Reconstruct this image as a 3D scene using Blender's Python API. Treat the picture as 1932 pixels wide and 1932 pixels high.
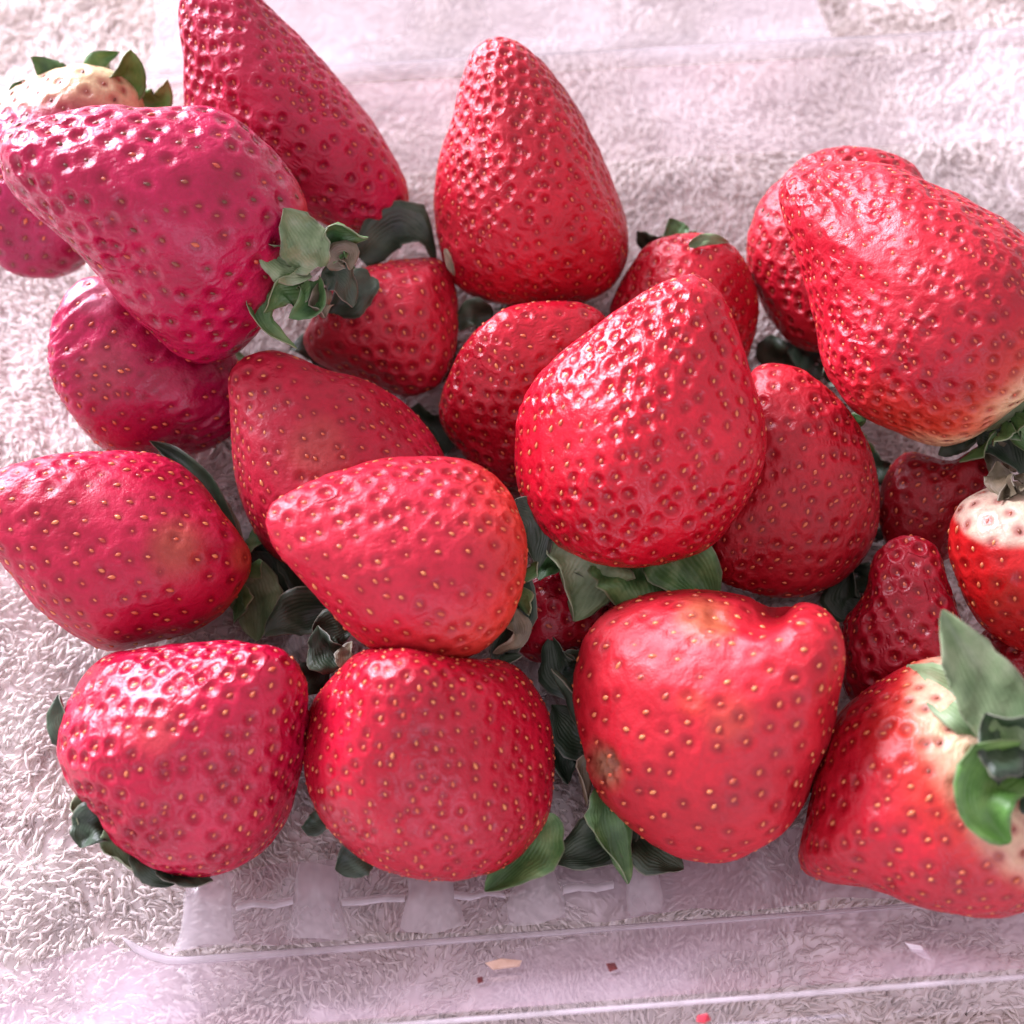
import bpy, math, random
import numpy as np
from mathutils import Vector, Matrix
from mathutils.bvhtree import BVHTree

scene = bpy.context.scene
for o in list(bpy.data.objects):
    bpy.data.objects.remove(o)
random.seed(7)
rng = np.random.default_rng(7)

# ------------------------------------------------------------------ camera
ELEV, FOV = math.radians(66), math.radians(44)
DIST = 0.1 / math.tan(FOV / 2)
TARGET = np.array([0, 0, 0.02])
CN = np.array([0, -math.cos(ELEV), math.sin(ELEV)])          # towards the camera
CR = np.array([1.0, 0, 0]); CU = np.cross(CN, CR)
CAM = TARGET + CN * DIST
KF = math.tan(FOV / 2)
cd = bpy.data.cameras.new('camera'); cam = bpy.data.objects.new('camera', cd)
scene.collection.objects.link(cam); scene.camera = cam
cam.matrix_world = Matrix(((CR[0], CU[0], CN[0], CAM[0]), (CR[1], CU[1], CN[1], CAM[1]),
                           (CR[2], CU[2], CN[2], CAM[2]), (0, 0, 0, 1)))
cd.sensor_width = 36; cd.lens = 18 / KF; cd.clip_start = 0.005; cd.clip_end = 20
cd.dof.use_dof = True; cd.dof.focus_distance = DIST - 0.012; cd.dof.aperture_fstop = 12

# ------------------------------------------------------------------ world and lamps (window-lit room)
world = bpy.data.worlds.new('World'); scene.world = world; world.use_nodes = True
bg = world.node_tree.nodes['Background']
bg.inputs[0].default_value = (0.94, 0.77, 0.88, 1); bg.inputs[1].default_value = 0.95

def area(name, loc, aim, size, sizey, power, col):
    ld = bpy.data.lights.new(name, 'AREA'); ld.shape = 'RECTANGLE'
    ld.size = size; ld.size_y = sizey; ld.energy = power; ld.color = col
    o = bpy.data.objects.new(name, ld); scene.collection.objects.link(o)
    o.location = loc
    o.rotation_euler = (Vector(aim) - Vector(loc)).to_track_quat('-Z', 'Y').to_euler()
    return o
area('window_light', (-0.92, 0.98, 0.52), (-0.02, 0.0, 0.02), 0.90, 0.62, 86, (0.90, 0.85, 1.0))
area('room_light', (0.15, -1.3, 0.55), (0, 0, 0.02), 0.7, 0.4, 4.5, (0.80, 0.70, 1.0))

scene.cycles.diffuse_bounces = 4; scene.cycles.glossy_bounces = 2; scene.cycles.transparent_max_bounces = 16; scene.cycles.max_bounces = 8
vs = scene.view_settings
vs.view_transform = 'Standard'; vs.look = 'None'; vs.exposure = 0.10; vs.gamma = 1; vs.use_curve_mapping = False

# ------------------------------------------------------------------ helpers
def ray(u, v):                       # pixel of a 1932-wide view -> direction
    d = -CN + CR * ((u - 966) / 966 * KF) - CU * ((v - 966) / 966 * KF)
    return d / np.linalg.norm(d)
def at_z(u, v, z):
    d = ray(u, v); return CAM + d * ((z - CAM[2]) / d[2])
def link(o):
    scene.collection.objects.link(o); return o
def tag(o, label=None, cat=None, group=None, kind=None):
    if label: o['label'] = label
    if cat: o['category'] = cat
    if group: o['group'] = group
    if kind: o['kind'] = kind
    return o
def new_mesh(name, verts, faces, mat, smooth=True):
    me = bpy.data.meshes.new(name)
    me.from_pydata([tuple(map(float, v)) for v in verts], [], [tuple(map(int, f)) for f in faces])
    if smooth: me.polygons.foreach_set('use_smooth', [True] * len(me.polygons))
    if mat: me.materials.append(mat)
    me.update(); return me
def obj(name, me, parent=None, loc=(0, 0, 0)):
    o = link(bpy.data.objects.new(name, me)); o.location = loc
    if parent: o.parent = parent
    return o
def empty(name, loc):
    o = link(bpy.data.objects.new(name, None)); o.location = loc; o.empty_display_size = 0.005; return o
def sines(seed, freq, n=6):          # smooth 3-D noise from a few sines, about -1..1
    r = np.random.default_rng(seed); K = r.normal(size=(n, 3)) * freq; ph = r.uniform(0, 6.28, n)
    return lambda P: np.sin(P @ K.T + ph).sum(-1) / math.sqrt(n) * 0.8

# ------------------------------------------------------------------ materials
def mat(name):
    m = bpy.data.materials.new(name); m.use_nodes = True
    nt = m.node_tree; return m, nt, nt.nodes, nt.links, nt.nodes['Principled BSDF']
def ramp(n, stops):
    r = n.new('ShaderNodeValToRGB'); e = r.color_ramp.elements
    while len(e) < len(stops): e.new(0.5)
    for k, (p, c) in enumerate(stops):
        e[k].position = p; e[k].color = (*c, 1) if len(c) == 3 else c
    return r
def mixc(n, l, blend, fac, a, b):
    x = n.new('ShaderNodeMix'); x.data_type = 'RGBA'; x.blend_type = blend; x.clamp_factor = True
    for sock, val in ((0, fac), (6, a), (7, b)):
        if hasattr(val, 'links'): l.new(val, x.inputs[sock])
        else: x.inputs[sock].default_value = val
    return x.outputs[2]
def noise(n, l, vec, scale, detail=3, rough=0.55):
    t = n.new('ShaderNodeTexNoise'); t.inputs['Scale'].default_value = scale
    t.inputs['Detail'].default_value = detail; t.inputs['Roughness'].default_value = rough
    l.new(vec, t.inputs['Vector']); return t.outputs['Fac']
def maprange(n, l, val, a, b, c=0, d=1, smooth=True):
    x = n.new('ShaderNodeMapRange'); x.interpolation_type = 'SMOOTHSTEP' if smooth else 'LINEAR'
    l.new(val, x.inputs[0])
    for k, v in enumerate((a, b, c, d)): x.inputs[1 + k].default_value = v
    return x.outputs[0]

def flesh_material():
    m, nt, n, l, p = mat('strawberry_flesh')
    tc = n.new('ShaderNodeTexCoord'); P = tc.outputs['Object']
    col = n.new('ShaderNodeAttribute'); col.attribute_name = 'col'
    sp = n.new('ShaderNodeAttribute'); sp.attribute_name = 'seedpos'
    pit = n.new('ShaderNodeAttribute'); pit.attribute_name = 'pit'
    dist = n.new('ShaderNodeVectorMath'); dist.operation = 'DISTANCE'
    wn = n.new('ShaderNodeTexNoise'); wn.inputs['Scale'].default_value = 420; wn.inputs['Detail'].default_value = 2; l.new(P, wn.inputs['Vector'])
    wa = n.new('ShaderNodeVectorMath'); wa.operation = 'MULTIPLY_ADD'; l.new(wn.outputs['Color'], wa.inputs[0])
    wa.inputs[1].default_value = (0.0011,) * 3; wa.inputs[2].default_value = (-0.00055,) * 3
    ws = n.new('ShaderNodeVectorMath'); ws.operation = 'ADD'; l.new(P, ws.inputs[0]); l.new(wa.outputs[0], ws.inputs[1])
    l.new(ws.outputs[0], dist.inputs[0]); l.new(sp.outputs['Vector'], dist.inputs[1])
    ps_ = n.new('ShaderNodeAttribute'); ps_.attribute_name = 'pscale'
    dm_ = n.new('ShaderNodeMath'); dm_.operation = 'MULTIPLY'; l.new(dist.outputs['Value'], dm_.inputs[0]); l.new(ps_.outputs['Fac'], dm_.inputs[1])
    d = dm_.outputs[0]
    f1 = noise(n, l, P, 160, 4); f2 = noise(n, l, P, 900, 3)
    c = mixc(n, l, 'MULTIPLY', 1.0, col.outputs['Color'], ramp_out(n, l, f1, [(0.25, (0.80, 0.70, 0.72)), (0.55, (1, 1, 1)), (0.8, (1.12, 1.35, 1.15))]))
    c = mixc(n, l, 'MULTIPLY', 0.6, c, ramp_out(n, l, f2, [(0.3, (0.82, 0.75, 0.78)), (0.7, (1.1, 1.2, 1.15))]))
    inside = maprange(n, l, d, 0.0004, 0.0016, 1, 0)          # deeper red inside each pit
    c = mixc(n, l, 'MULTIPLY', inside, c, (0.62, 0.42, 0.45, 1))
    l.new(c, p.inputs['Base Color'])
    rr = maprange(n, l, f1, 0.3, 0.7, 0.24, 0.42); l.new(rr, p.inputs['Roughness'])
    mt = n.new('ShaderNodeAttribute'); mt.attribute_name = 'matt'
    ra = n.new('ShaderNodeMath'); ra.operation = 'ADD'; l.new(rr, ra.inputs[0]); l.new(mt.outputs['Fac'], ra.inputs[1]); l.new(ra.outputs[0], p.inputs['Roughness'])
    p.inputs['Specular IOR Level'].default_value = 0.42
    p.inputs['Subsurface Weight'].default_value = 0.10
    p.inputs['Subsurface Radius'].default_value = (1.0, 0.22, 0.18)
    p.inputs['Subsurface Scale'].default_value = 0.0035
    # crisp relief: pit bowl, raised rim, fine skin
    h = n.new('ShaderNodeFloatCurve'); cv = h.mapping.curves[0]
    for k, (x, y) in enumerate(((0, 0.0), (0.28, 0.12), (0.62, 0.86), (0.78, 1.0), (1.0, 0.82))):
        if k < 2: cv.points[0 if k == 0 else 1].location = (x, y)
        else: cv.points.new(x, y)
    h.mapping.update()
    l.new(maprange(n, l, d, 0, 0.0027, 0, 1, False), h.inputs['Value'])
    hp = n.new('ShaderNodeMath'); hp.operation = 'MULTIPLY'; l.new(h.outputs[0], hp.inputs[0]); l.new(pit.outputs['Fac'], hp.inputs[1])
    b1 = n.new('ShaderNodeBump'); b1.inputs['Strength'].default_value = 0.55; b1.inputs['Distance'].default_value = 0.0009
    l.new(hp.outputs[0], b1.inputs['Height'])
    b2 = n.new('ShaderNodeBump'); b2.inputs['Strength'].default_value = 0.6; b2.inputs['Distance'].default_value = 0.0005
    l.new(noise(n, l, P, 520, 5, 0.65), b2.inputs['Height']); l.new(b1.outputs[0], b2.inputs['Normal'])
    l.new(b2.outputs[0], p.inputs['Normal'])
    return m
def ramp_out(n, l, fac, stops):
    r = ramp(n, stops); l.new(fac, r.inputs[0]); return r.outputs[0]
FLESH = flesh_material()

def seed_material(name, c1, c2):
    m, nt, n, l, p = mat(name)
    oi = n.new('ShaderNodeObjectInfo')
    l.new(ramp_out(n, l, oi.outputs['Random'], [(0, c1), (1, c2)]), p.inputs['Base Color'])
    p.inputs['Roughness'].default_value = 0.35
    return m
SEEDM = {'y': seed_material('golden_seed', (0.70, 0.26, 0.09), (0.56, 0.09, 0.04)),
         'r': seed_material('red_seed', (0.42, 0.05, 0.03), (0.62, 0.16, 0.06)),
         'd': seed_material('brown_seed', (0.12, 0.04, 0.02), (0.34, 0.08, 0.04))}

def leaf_material(name, c1, c2, c3):
    m, nt, n, l, p = mat(name)
    tc = n.new('ShaderNodeTexCoord'); P = tc.outputs['Object']; uv = tc.outputs['UV']
    c = ramp_out(n, l, noise(n, l, P, 170, 4), [(0.3, c1), (0.52, c2), (0.75, c3)])
    wv = n.new('ShaderNodeTexWave'); wv.inputs['Scale'].default_value = 4.5; wv.inputs['Distortion'].default_value = 3.5
    wv.bands_direction = 'X'; l.new(uv, wv.inputs['Vector'])
    c = mixc(n, l, 'MULTIPLY', 0.16, c, ramp_out(n, l, wv.outputs['Fac'], [(0.2, (0.6, 0.65, 0.5)), (0.8, (1.15, 1.15, 1.1))]))
    sx = n.new('ShaderNodeSeparateXYZ'); l.new(uv, sx.inputs[0])
    ab = n.new('ShaderNodeMath'); ab.operation = 'SUBTRACT'; ab.inputs[1].default_value = 0.5; l.new(sx.outputs[0], ab.inputs[0])
    a2 = n.new('ShaderNodeMath'); a2.operation = 'ABSOLUTE'; l.new(ab.outputs[0], a2.inputs[0])
    c = mixc(n, l, 'MIX', maprange(n, l, a2.outputs[0], 0.46, 0.5, 0, 0.35), c, (0.42, 0.40, 0.30, 1))   # dry pale margin
    l.new(c, p.inputs['Base Color']); p.inputs['Roughness'].default_value = 0.5
    p.inputs['Transmission Weight'].default_value = 0.0
    p.inputs['Subsurface Weight'].default_value = 0.0
    b = n.new('ShaderNodeBump'); b.inputs['Strength'].default_value = 0.18; b.inputs['Distance'].default_value = 0.0005
    l.new(wv.outputs['Fac'], b.inputs['Height']); l.new(b.outputs[0], p.inputs['Normal'])
    return m
LEAF = {'g': leaf_material('sepal_green', (0.035, 0.10, 0.03), (0.08, 0.19, 0.055), (0.22, 0.33, 0.13)),
        'p': leaf_material('sepal_pale', (0.09, 0.16, 0.065), (0.18, 0.27, 0.13), (0.30, 0.37, 0.22)),
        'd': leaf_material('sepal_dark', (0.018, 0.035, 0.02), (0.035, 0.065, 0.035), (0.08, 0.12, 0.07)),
        'b': leaf_material('sepal_bright', (0.06, 0.17, 0.03), (0.11, 0.27, 0.05), (0.20, 0.38, 0.09)),
        'o': leaf_material('sepal_dry', (0.09, 0.07, 0.045), (0.17, 0.15, 0.09), (0.30, 0.24, 0.16))}

def plastic_material(name, haze, lo, hi, col=(0.97, 0.97, 0.975), rough=0.08, milk=(0.86, 0.82, 0.85)):
    m = bpy.data.materials.new(name); m.use_nodes = True
    nt = m.node_tree; n, l = nt.nodes, nt.links; n.clear()
    out = n.new('ShaderNodeOutputMaterial')
    tr = n.new('ShaderNodeBsdfTransparent'); tr.inputs[0].default_value = (*col, 1)
    gl = n.new('ShaderNodeBsdfGlossy'); gl.inputs['Roughness'].default_value = rough
    df = n.new('ShaderNodeBsdfDiffuse'); df.inputs[0].default_value = (*milk, 1)
    tl = n.new('ShaderNodeBsdfTranslucent'); tl.inputs[0].default_value = (*milk, 1)
    tc = n.new('ShaderNodeTexCoord')
    hz = maprange(n, l, noise(n, l, tc.outputs['Object'], haze, 3), 0.35, 0.68, lo, hi)
    bp = n.new('ShaderNodeBump'); bp.inputs['Strength'].default_value = 0.25; bp.inputs['Distance'].default_value = 0.002
    l.new(noise(n, l, tc.outputs['Object'], 55, 2), bp.inputs['Height']); l.new(bp.outputs[0], gl.inputs['Normal'])
    lw = n.new('ShaderNodeLayerWeight'); lw.inputs[0].default_value = 0.5; l.new(bp.outputs[0], lw.inputs['Normal'])
    fp = n.new('ShaderNodeMath'); fp.operation = 'POWER'; fp.inputs[1].default_value = 3.0; l.new(lw.outputs['Facing'], fp.inputs[0])
    fr = n.new('ShaderNodeMath'); fr.operation = 'MULTIPLY_ADD'; fr.inputs[1].default_value = 0.65; fr.inputs[2].default_value = 0.05; l.new(fp.outputs[0], fr.inputs[0])
    ms = n.new('ShaderNodeMixShader'); ms.inputs[0].default_value = 0.5; l.new(df.outputs[0], ms.inputs[1]); l.new(tl.outputs[0], ms.inputs[2])
    mh = n.new('ShaderNodeMixShader'); l.new(hz, mh.inputs[0]); l.new(tr.outputs[0], mh.inputs[1]); l.new(ms.outputs[0], mh.inputs[2])
    mg = n.new('ShaderNodeMixShader'); l.new(fr.outputs[0], mg.inputs[0]); l.new(mh.outputs[0], mg.inputs[1]); l.new(gl.outputs[0], mg.inputs[2])
    l.new(mg.outputs[0], out.inputs[0]); return m
PLASTIC = plastic_material('clear_plastic', 30, 0.03, 0.14)
PLASTIC_FRONT = plastic_material('milky_plastic', 35, 0.18, 0.55, rough=0.15, milk=(0.70, 0.58, 0.66))  # milky plastic with mauve reflected light put into its colour
PLASTIC_FLOOR = plastic_material('floor_plastic', 40, 0.0, 0.05)
PLASTIC_RIB = plastic_material('moulded_plastic', 90, 0.26, 0.60, rough=0.2)
PLASTIC_LID = plastic_material('reflection_haze_plastic', 20, 0.20, 0.50, rough=0.2, milk=(0.80, 0.73, 0.76))  # broad light reflection put into the milky colour of lid and back wall
PLASTIC_EDGE = plastic_material('plastic_edge', 80, 0.30, 0.75, rough=0.15)  # milky white that puts the edge highlight into the colour

def simple_mat(name, c1, c2, rough=0.8, scale=500):
    m, nt, n, l, p = mat(name)
    tc = n.new('ShaderNodeTexCoord')
    l.new(ramp_out(n, l, noise(n, l, tc.outputs['Object'], scale, 4), [(0.3, c1), (0.7, c2)]), p.inputs['Base Color'])
    p.inputs['Roughness'].default_value = rough; return m
TOWEL = simple_mat('towel_cotton', (0.90, 0.84, 0.79), (0.97, 0.93, 0.89), 0.95, 55)
def fluffy(m):
    nt = m.node_tree; n, l = nt.nodes, nt.links; p = n['Principled BSDF']; out = n['Material Output']
    tl = n.new('ShaderNodeBsdfTranslucent'); ms = n.new('ShaderNodeMixShader'); ms.inputs[0].default_value = 0.5
    l.new(p.inputs['Base Color'].links[0].from_socket, tl.inputs[0]); l.new(p.outputs[0], ms.inputs[1]); l.new(tl.outputs[0], ms.inputs[2]); l.new(ms.outputs[0], out.inputs[0])
fluffy(TOWEL)
TOWEL_BACK = simple_mat('towel_backing', (0.84, 0.78, 0.76), (0.92, 0.87, 0.85), 0.95, 90)

# ------------------------------------------------------------------ the towel (surface under everything)
TX0, TX1, TY0, TY1 = -0.19, 0.19, -0.122, 0.20
gx, gy = 90, 82
vx, vy = np.meshgrid(np.linspace(TX0 - 0.15, TX1 + 0.15, gx), np.linspace(TY0 - 0.15, TY1 + 0.25, gy))
nz = sines(3, 45)
P0 = np.stack([vx.ravel(), vy.ravel(), 0 * vx.ravel()], -1); P0[:, 2] = nz(P0) * 0.0005 - 0.0014
F0 = [(j * gx + i, j * gx + i + 1, (j + 1) * gx + i + 1, (j + 1) * gx + i) for j in range(gy - 1) for i in range(gx - 1)]
towel = obj('towel', new_mesh('towel', P0, F0, TOWEL_BACK)); tag(towel, 'pale cream plush cotton towel under the clear strawberry tray', 'towel', kind='structure')

def towel_pile():
    sp = 0.00112
    xs = np.arange(TX0, TX1, sp); ys = np.arange(TY0, TY1, sp)
    X, Y = np.meshgrid(xs, ys); B = np.stack([X.ravel(), Y.ravel(), 0 * X.ravel()], -1)
    B[:, :2] += rng.uniform(-0.6, 0.6, (len(B), 2)) * sp
    B = B[np.abs(B[:, 0]) < 0.145 + 0.19 * B[:, 1]]
    N = len(B)
    clump = sines(11, 260); clump2 = sines(12, 260); wave = sines(13, 60); hgt = sines(14, 150)
    ang = 0.9 + wave(B) * 1.3 + clump(B) * 0.9 + rng.normal(0, 0.5, N)
    lean = np.stack([np.cos(ang), np.sin(ang), 0 * ang], -1)
    ln = (0.0027 + 0.0008 * clump2(B) + rng.normal(0, 0.0007, N)).clip(0.001, 0.006)
    h = (0.0009 + 0.00045 * hgt(B) + rng.normal(0, 0.0002, N)).clip(0.0003, 0.002)
    rad = rng.uniform(0.00020, 0.00040, N)
    K, S = 4, 3
    t = np.linspace(0, 1, K)
    side = np.stack([-lean[:, 1], lean[:, 0], lean[:, 2]], -1)
    curl = rng.normal(0, 0.0006, N)
    cen = (B[:, None, :] + lean[:, None, :] * (t[None, :, None] * ln[:, None, None])
           + side[:, None, :] * (np.sin(t * 3.1)[None, :, None] * curl[:, None, None]))
    cen[:, :, 2] += (np.sin(np.clip(t * 1.15, 0, 1) * math.pi * 0.72))[None, :] * h[:, None] * 1.5 - 0.0016
    rr = rad[:, None] * np.array([0.9, 1.15, 1.05, 0.4])[None, :]
    a = np.arange(S) / S * 2 * math.pi
    up = np.array([0, 0, 1.0])
    ring = (cen[:, :, None, :] + rr[:, :, None, None] * (np.cos(a)[None, None, :, None] * side[:, None, None, :] + np.sin(a)[None, None, :, None] * up))
    V = ring.reshape(-1, 3)
    base = (np.arange(N) * K * S)[:, None, None]
    k = np.arange(K - 1)[None, :, None] * S; s = np.arange(S)[None, None, :]; s2 = (s + 1) % S
    F = np.stack([base + k + s, base + k + s2, base + k + S + s2, base + k + S + s], -1).reshape(-1, 4)
    me = bpy.data.meshes.new('towel_pile')
    me.vertices.add(len(V)); me.vertices.foreach_set('co', V.astype(np.float32).ravel())
    me.loops.add(F.size); me.loops.foreach_set('vertex_index', F.astype(np.int32).ravel())
    me.polygons.add(len(F)); me.polygons.foreach_set('loop_start', (np.arange(len(F)) * 4).astype(np.int32))
    me.polygons.foreach_set('use_smooth', np.ones(len(F), bool))
    me.materials.append(TOWEL); me.update(calc_edges=True)
    o = obj('pile', me, towel); o['kind'] = 'stuff'
towel_pile()

# ------------------------------------------------------------------ the clear plastic tray
TROT = math.radians(4.1)
FZ, RZ = 0.0032, 0.028
def trot(x, y): return (x * math.cos(TROT) - y * math.sin(TROT), x * math.sin(TROT) + y * math.cos(TROT))
def rrect(x0, x1, y0, y1, r, z, n=8):
    pts = []
    for cx, cy, a0 in ((x1 - r, y1 - r, 0), (x0 + r, y1 - r, 90), (x0 + r, y0 + r, 180), (x1 - r, y0 + r, 270)):
        for k in range(n + 1):
            a = math.radians(a0 + 90 * k / n); x, y = trot(cx + r * math.cos(a), cy + r * math.sin(a)); pts.append((x, y, z))
    return pts
def loft(rings):
    V = [p for r in rings for p in r]; m = len(rings[0]); F = []
    for k in range(len(rings) - 1):
        for i in range(m): F.append((k * m + i, k * m + (i + 1) % m, (k + 1) * m + (i + 1) % m, (k + 1) * m + i))
    return V, F
def solid(o, th):
    md = o.modifiers.new('thickness', 'SOLIDIFY'); md.thickness = th; md.offset = 1
    return o
FX0, FX1, FY0, FY1 = -0.079, 0.150, -0.0765, 0.097
WX0, WX1, WY0, WY1 = -0.118, 0.178, -0.0905, 0.103
tray = empty('strawberry_tray', (0, 0, 0))
tag(tray, 'clear plastic punnet holding the strawberries on the towel', 'punnet')
fl = rrect(FX0, FX1, FY0, FY1, 0.016, FZ)
me = new_mesh('floor_panel', fl, [tuple(range(len(fl)))], PLASTIC_FLOOR, False); obj('floor_panel', me, tray)
def lerp_ring(s, z):
    return rrect(FX0 + (WX0 - FX0) * s, FX1 + (WX1 - FX1) * s, FY0 + (WY0 - FY0) * s, FY1 + (WY1 - FY1) * s, 0.016 + 0.008 * s, z)
wr = [lerp_ring(s, z) for s, z in ((0.004, FZ + 0.0003), (0.10, FZ + 0.0016), (0.5, 0.0145), (0.93, RZ - 0.0015), (0.995, RZ - 0.0003))]
V, F = loft(wr)
def back_face(f):
    c = np.mean([V[i] for i in f], 0); return c[1] * math.cos(TROT) - c[0] * math.sin(TROT) > FY1 - 0.004
def submesh(name, faces, m_):
    ids = sorted({i for f in faces for i in f}); mp = {i: k for k, i in enumerate(ids)}
    obj(name, new_mesh(name, [V[i] for i in ids], [tuple(mp[i] for i in f) for f in faces], m_), tray)
submesh('wall', [f for f in F if back_face(f)], PLASTIC_LID)
def front_face(f):
    c = np.mean([V[i] for i in f], 0); return c[1] * math.cos(TROT) - c[0] * math.sin(TROT) < FY0 + 0.002
submesh('wall', [f for f in F if front_face(f)], PLASTIC_FRONT)
for sg in (-1, 1):
    submesh('wall', [f for f in F if not back_face(f) and not front_face(f) and V[f[0]][0] * sg > 0], PLASTIC)
rim = [rrect(WX0 - e, WX1 + e, WY0 - e, WY1 + e, 0.024 + e, z) for e, z in ((0.0, RZ), (0.0012, RZ + 0.0005), (0.005, RZ + 0.0005), (0.0058, RZ - 0.0012))]
V, F = loft(rim); submesh('rim', [f for f in F if back_face(f)], PLASTIC_LID); submesh('rim', [f for f in F if not back_face(f)], PLASTIC)
def ring_tube(ring, r, mat_, name, lo=0, hi=None):          # rounded moulded edge, its bright highlight put into the milky plastic
    pts = [Vector(p) for p in ring][lo:hi]; m = len(pts); V, F = [], []
    for i in range(m):
        tdir = (pts[min(i + 1, m - 1)] - pts[max(i - 1, 0)]).normalized(); rk = r * (0.25 if i in (0, m - 1) else 1); s = tdir.cross(Vector((0, 0, 1)))
        for k in range(6):
            a = k / 6 * 2 * math.pi; V.append(pts[i] + s * (rk * math.cos(a)) + Vector((0, 0, rk * math.sin(a))))
    for i in range(m - 1):
        for k in range(6):
            F.append((i * 6 + k, ((i + 1) % m) * 6 + k, ((i + 1) % m) * 6 + (k + 1) % 6, i * 6 + (k + 1) % 6))
    return obj(name, new_mesh(name, V, F, mat_), tray)
ring_tube(lerp_ring(0.05, FZ + 0.0012), 0.00075, PLASTIC_EDGE, 'floor_crease', 22, 28)
ring_tube(rrect(WX0 - .0012, WX1 + .0012, WY0 - .0012, WY1 + .0012, 0.0252, RZ + 0.0006), 0.0004, PLASTIC_EDGE, 'rim_edge', 20, 30)
# lid hinged open behind the back rim
lv, lf = [], []
for j, (y, z) in enumerate(((0.1095, RZ - 0.001), (0.114, 0.022), (0.122, 0.014), (0.135, 0.0095), (0.20, 0.008), (0.232, 0.0085))):
    for i in range(9):
        x = -0.078 + i * 0.0205; X, Y = trot(x, y); lv.append((X, Y, z + 0.0006 * math.sin(i * 1.3 + j)))
for j in range(5):
    for i in range(8): lf.append((j * 9 + i, j * 9 + i + 1, (j + 1) * 9 + i + 1, (j + 1) * 9 + i))
obj('lid', new_mesh('lid', lv, lf, PLASTIC_LID), tray)
# moulded ribs where the front wall meets the floor
def rib(x, w, y0, y1, hgt):
    V, F = [], []
    prof = ((-0.5, 0), (-0.38, 0.8), (0, 1), (0.38, 0.8), (0.5, 0))
    ys = np.linspace(y0, y1, 5)
    for j, y in enumerate(ys):
        e = math.sin(math.pi * (j + 0.35) / 4.7)
        for px, pz in prof:
            X, Y = trot(x + px * w * (1 - 0.10 * j + 0.08 * math.sin(900 * x + 2 * j)), y + 0.0006 * math.sin(700 * x + 5 * px)); V.append((X, Y, FZ + 0.0016 + pz * hgt * e))
    for j in range(4):
        for i in range(4): F.append((j * 5 + i, j * 5 + i + 1, (j + 1) * 5 + i + 1, (j + 1) * 5 + i))
    obj('rib', new_mesh('rib', V, F, PLASTIC_RIB), tray)
for u, w in ((395, 110), (600, 105), (815, 110), (1010, 105), (1215, 70)):
    p = at_z(u, 1700, FZ); lx = p[0] * math.cos(-TROT) - p[1] * math.sin(-TROT)
    rib(lx, w * 0.000104, FY0 + 0.0012, FY0 + 0.0145, 0.0026)
# strip added along the front of the floor to carry its haze
sv_, sf_ = [], []
for j, (y, z) in enumerate(((0.0010, 0.0022), (0.0040, 0.0012), (0.0085, 0.0010), (0.0150, 0.0007))):
    for i in range(24):
        X, Y = trot(FX0 + 0.014 + i * 0.0085, FY0 + y + 0.0007 * math.sin(i * 1.9 + j)); sv_.append((X, Y, FZ + z))
for j in range(3):
    for i in range(23): sf_.append((j * 24 + i, j * 24 + i + 1, (j + 1) * 24 + i + 1, (j + 1) * 24 + i))
obj('haze_strip', new_mesh('haze_strip', sv_, sf_, PLASTIC_FRONT), tray)
# cut drain slots with bright moulded lips between the ribs
for u, v, w in ((500, 1706, 100), (705, 1698, 110), (905, 1688, 90), (1110, 1675, 90)):
    p = at_z(u, v, FZ + 0.0022); V = []
    for s in (-0.5, -0.2, 0.15, 0.5):
        for dy, dz in ((-0.0007, 0), (0, 0.0009 + 0.0003 * math.sin(u + 7 * s)), (0.0008, 0)):
            X, Y = s * w * 0.000104, dy + 0.0003 * math.sin(9 * s + u)
            V.append((p[0] + X * math.cos(TROT) - Y * math.sin(TROT), p[1] + X * math.sin(TROT) + Y * math.cos(TROT), p[2] + dz))
    F = [(i * 3 + k, (i + 1) * 3 + k, (i + 1) * 3 + k + 1, i * 3 + k + 1) for i in range(3) for k in range(2)]
    obj('drain_slot', new_mesh('drain_slot', V, F, PLASTIC_EDGE), tray)

# colliders standing for the tray while berries settle
tv, tf = loft([lerp_ring(0, FZ), lerp_ring(1, RZ)])
TRAY_BVH = BVHTree.FromPolygons(tv, tf)

# ------------------------------------------------------------------ strawberries
def spline(pts, n=240):                     # closed Catmull-Rom
    P = np.array(pts, float); m = len(P); out = []
    for i in range(m):
        p0, p1, p2, p3 = P[i - 1], P[i], P[(i + 1) % m], P[(i + 2) % m]
        for t in np.linspace(0, 1, n // m + 2)[:-1]:
            out.append(0.5 * (2 * p1 + (p2 - p0) * t + (2 * p0 - 5 * p1 + 4 * p2 - p3) * t * t + (3 * p1 - p0 - 3 * p2 + p3) * t ** 3))
    return np.array(out)
def centroid(P):
    x, y = P[:, 0], P[:, 1]; x2, y2 = np.roll(x, -1), np.roll(y, -1); c = x * y2 - x2 * y; A = c.sum() / 2
    return np.array([((x + x2) * c).sum(), ((y + y2) * c).sum()]) / (6 * A)
NB = 240
ANG = (np.arange(NB) + 0.5) / NB * 2 * math.pi - math.pi
def radial(P, c, mx=False):
    d = P - c; a = np.arctan2(d[:, 1], d[:, 0]); r = np.hypot(d[:, 0], d[:, 1])
    idx = ((a + math.pi) / (2 * math.pi) * NB).astype(int) % NB
    out = np.zeros(NB); np.maximum.at(out, idx, r)
    g = out > 0; out = np.interp(np.arange(NB), np.where(g)[0], out[g], period=NB)
    return out
def csmooth(a, s):
    k = np.exp(-0.5 * (np.arange(-3 * s, 3 * s + 1) / s) ** 2); k /= k.sum(); w = 3 * s
    return np.convolve(np.concatenate([a[-w:], a, a[:w]]), k, 'valid')

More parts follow.
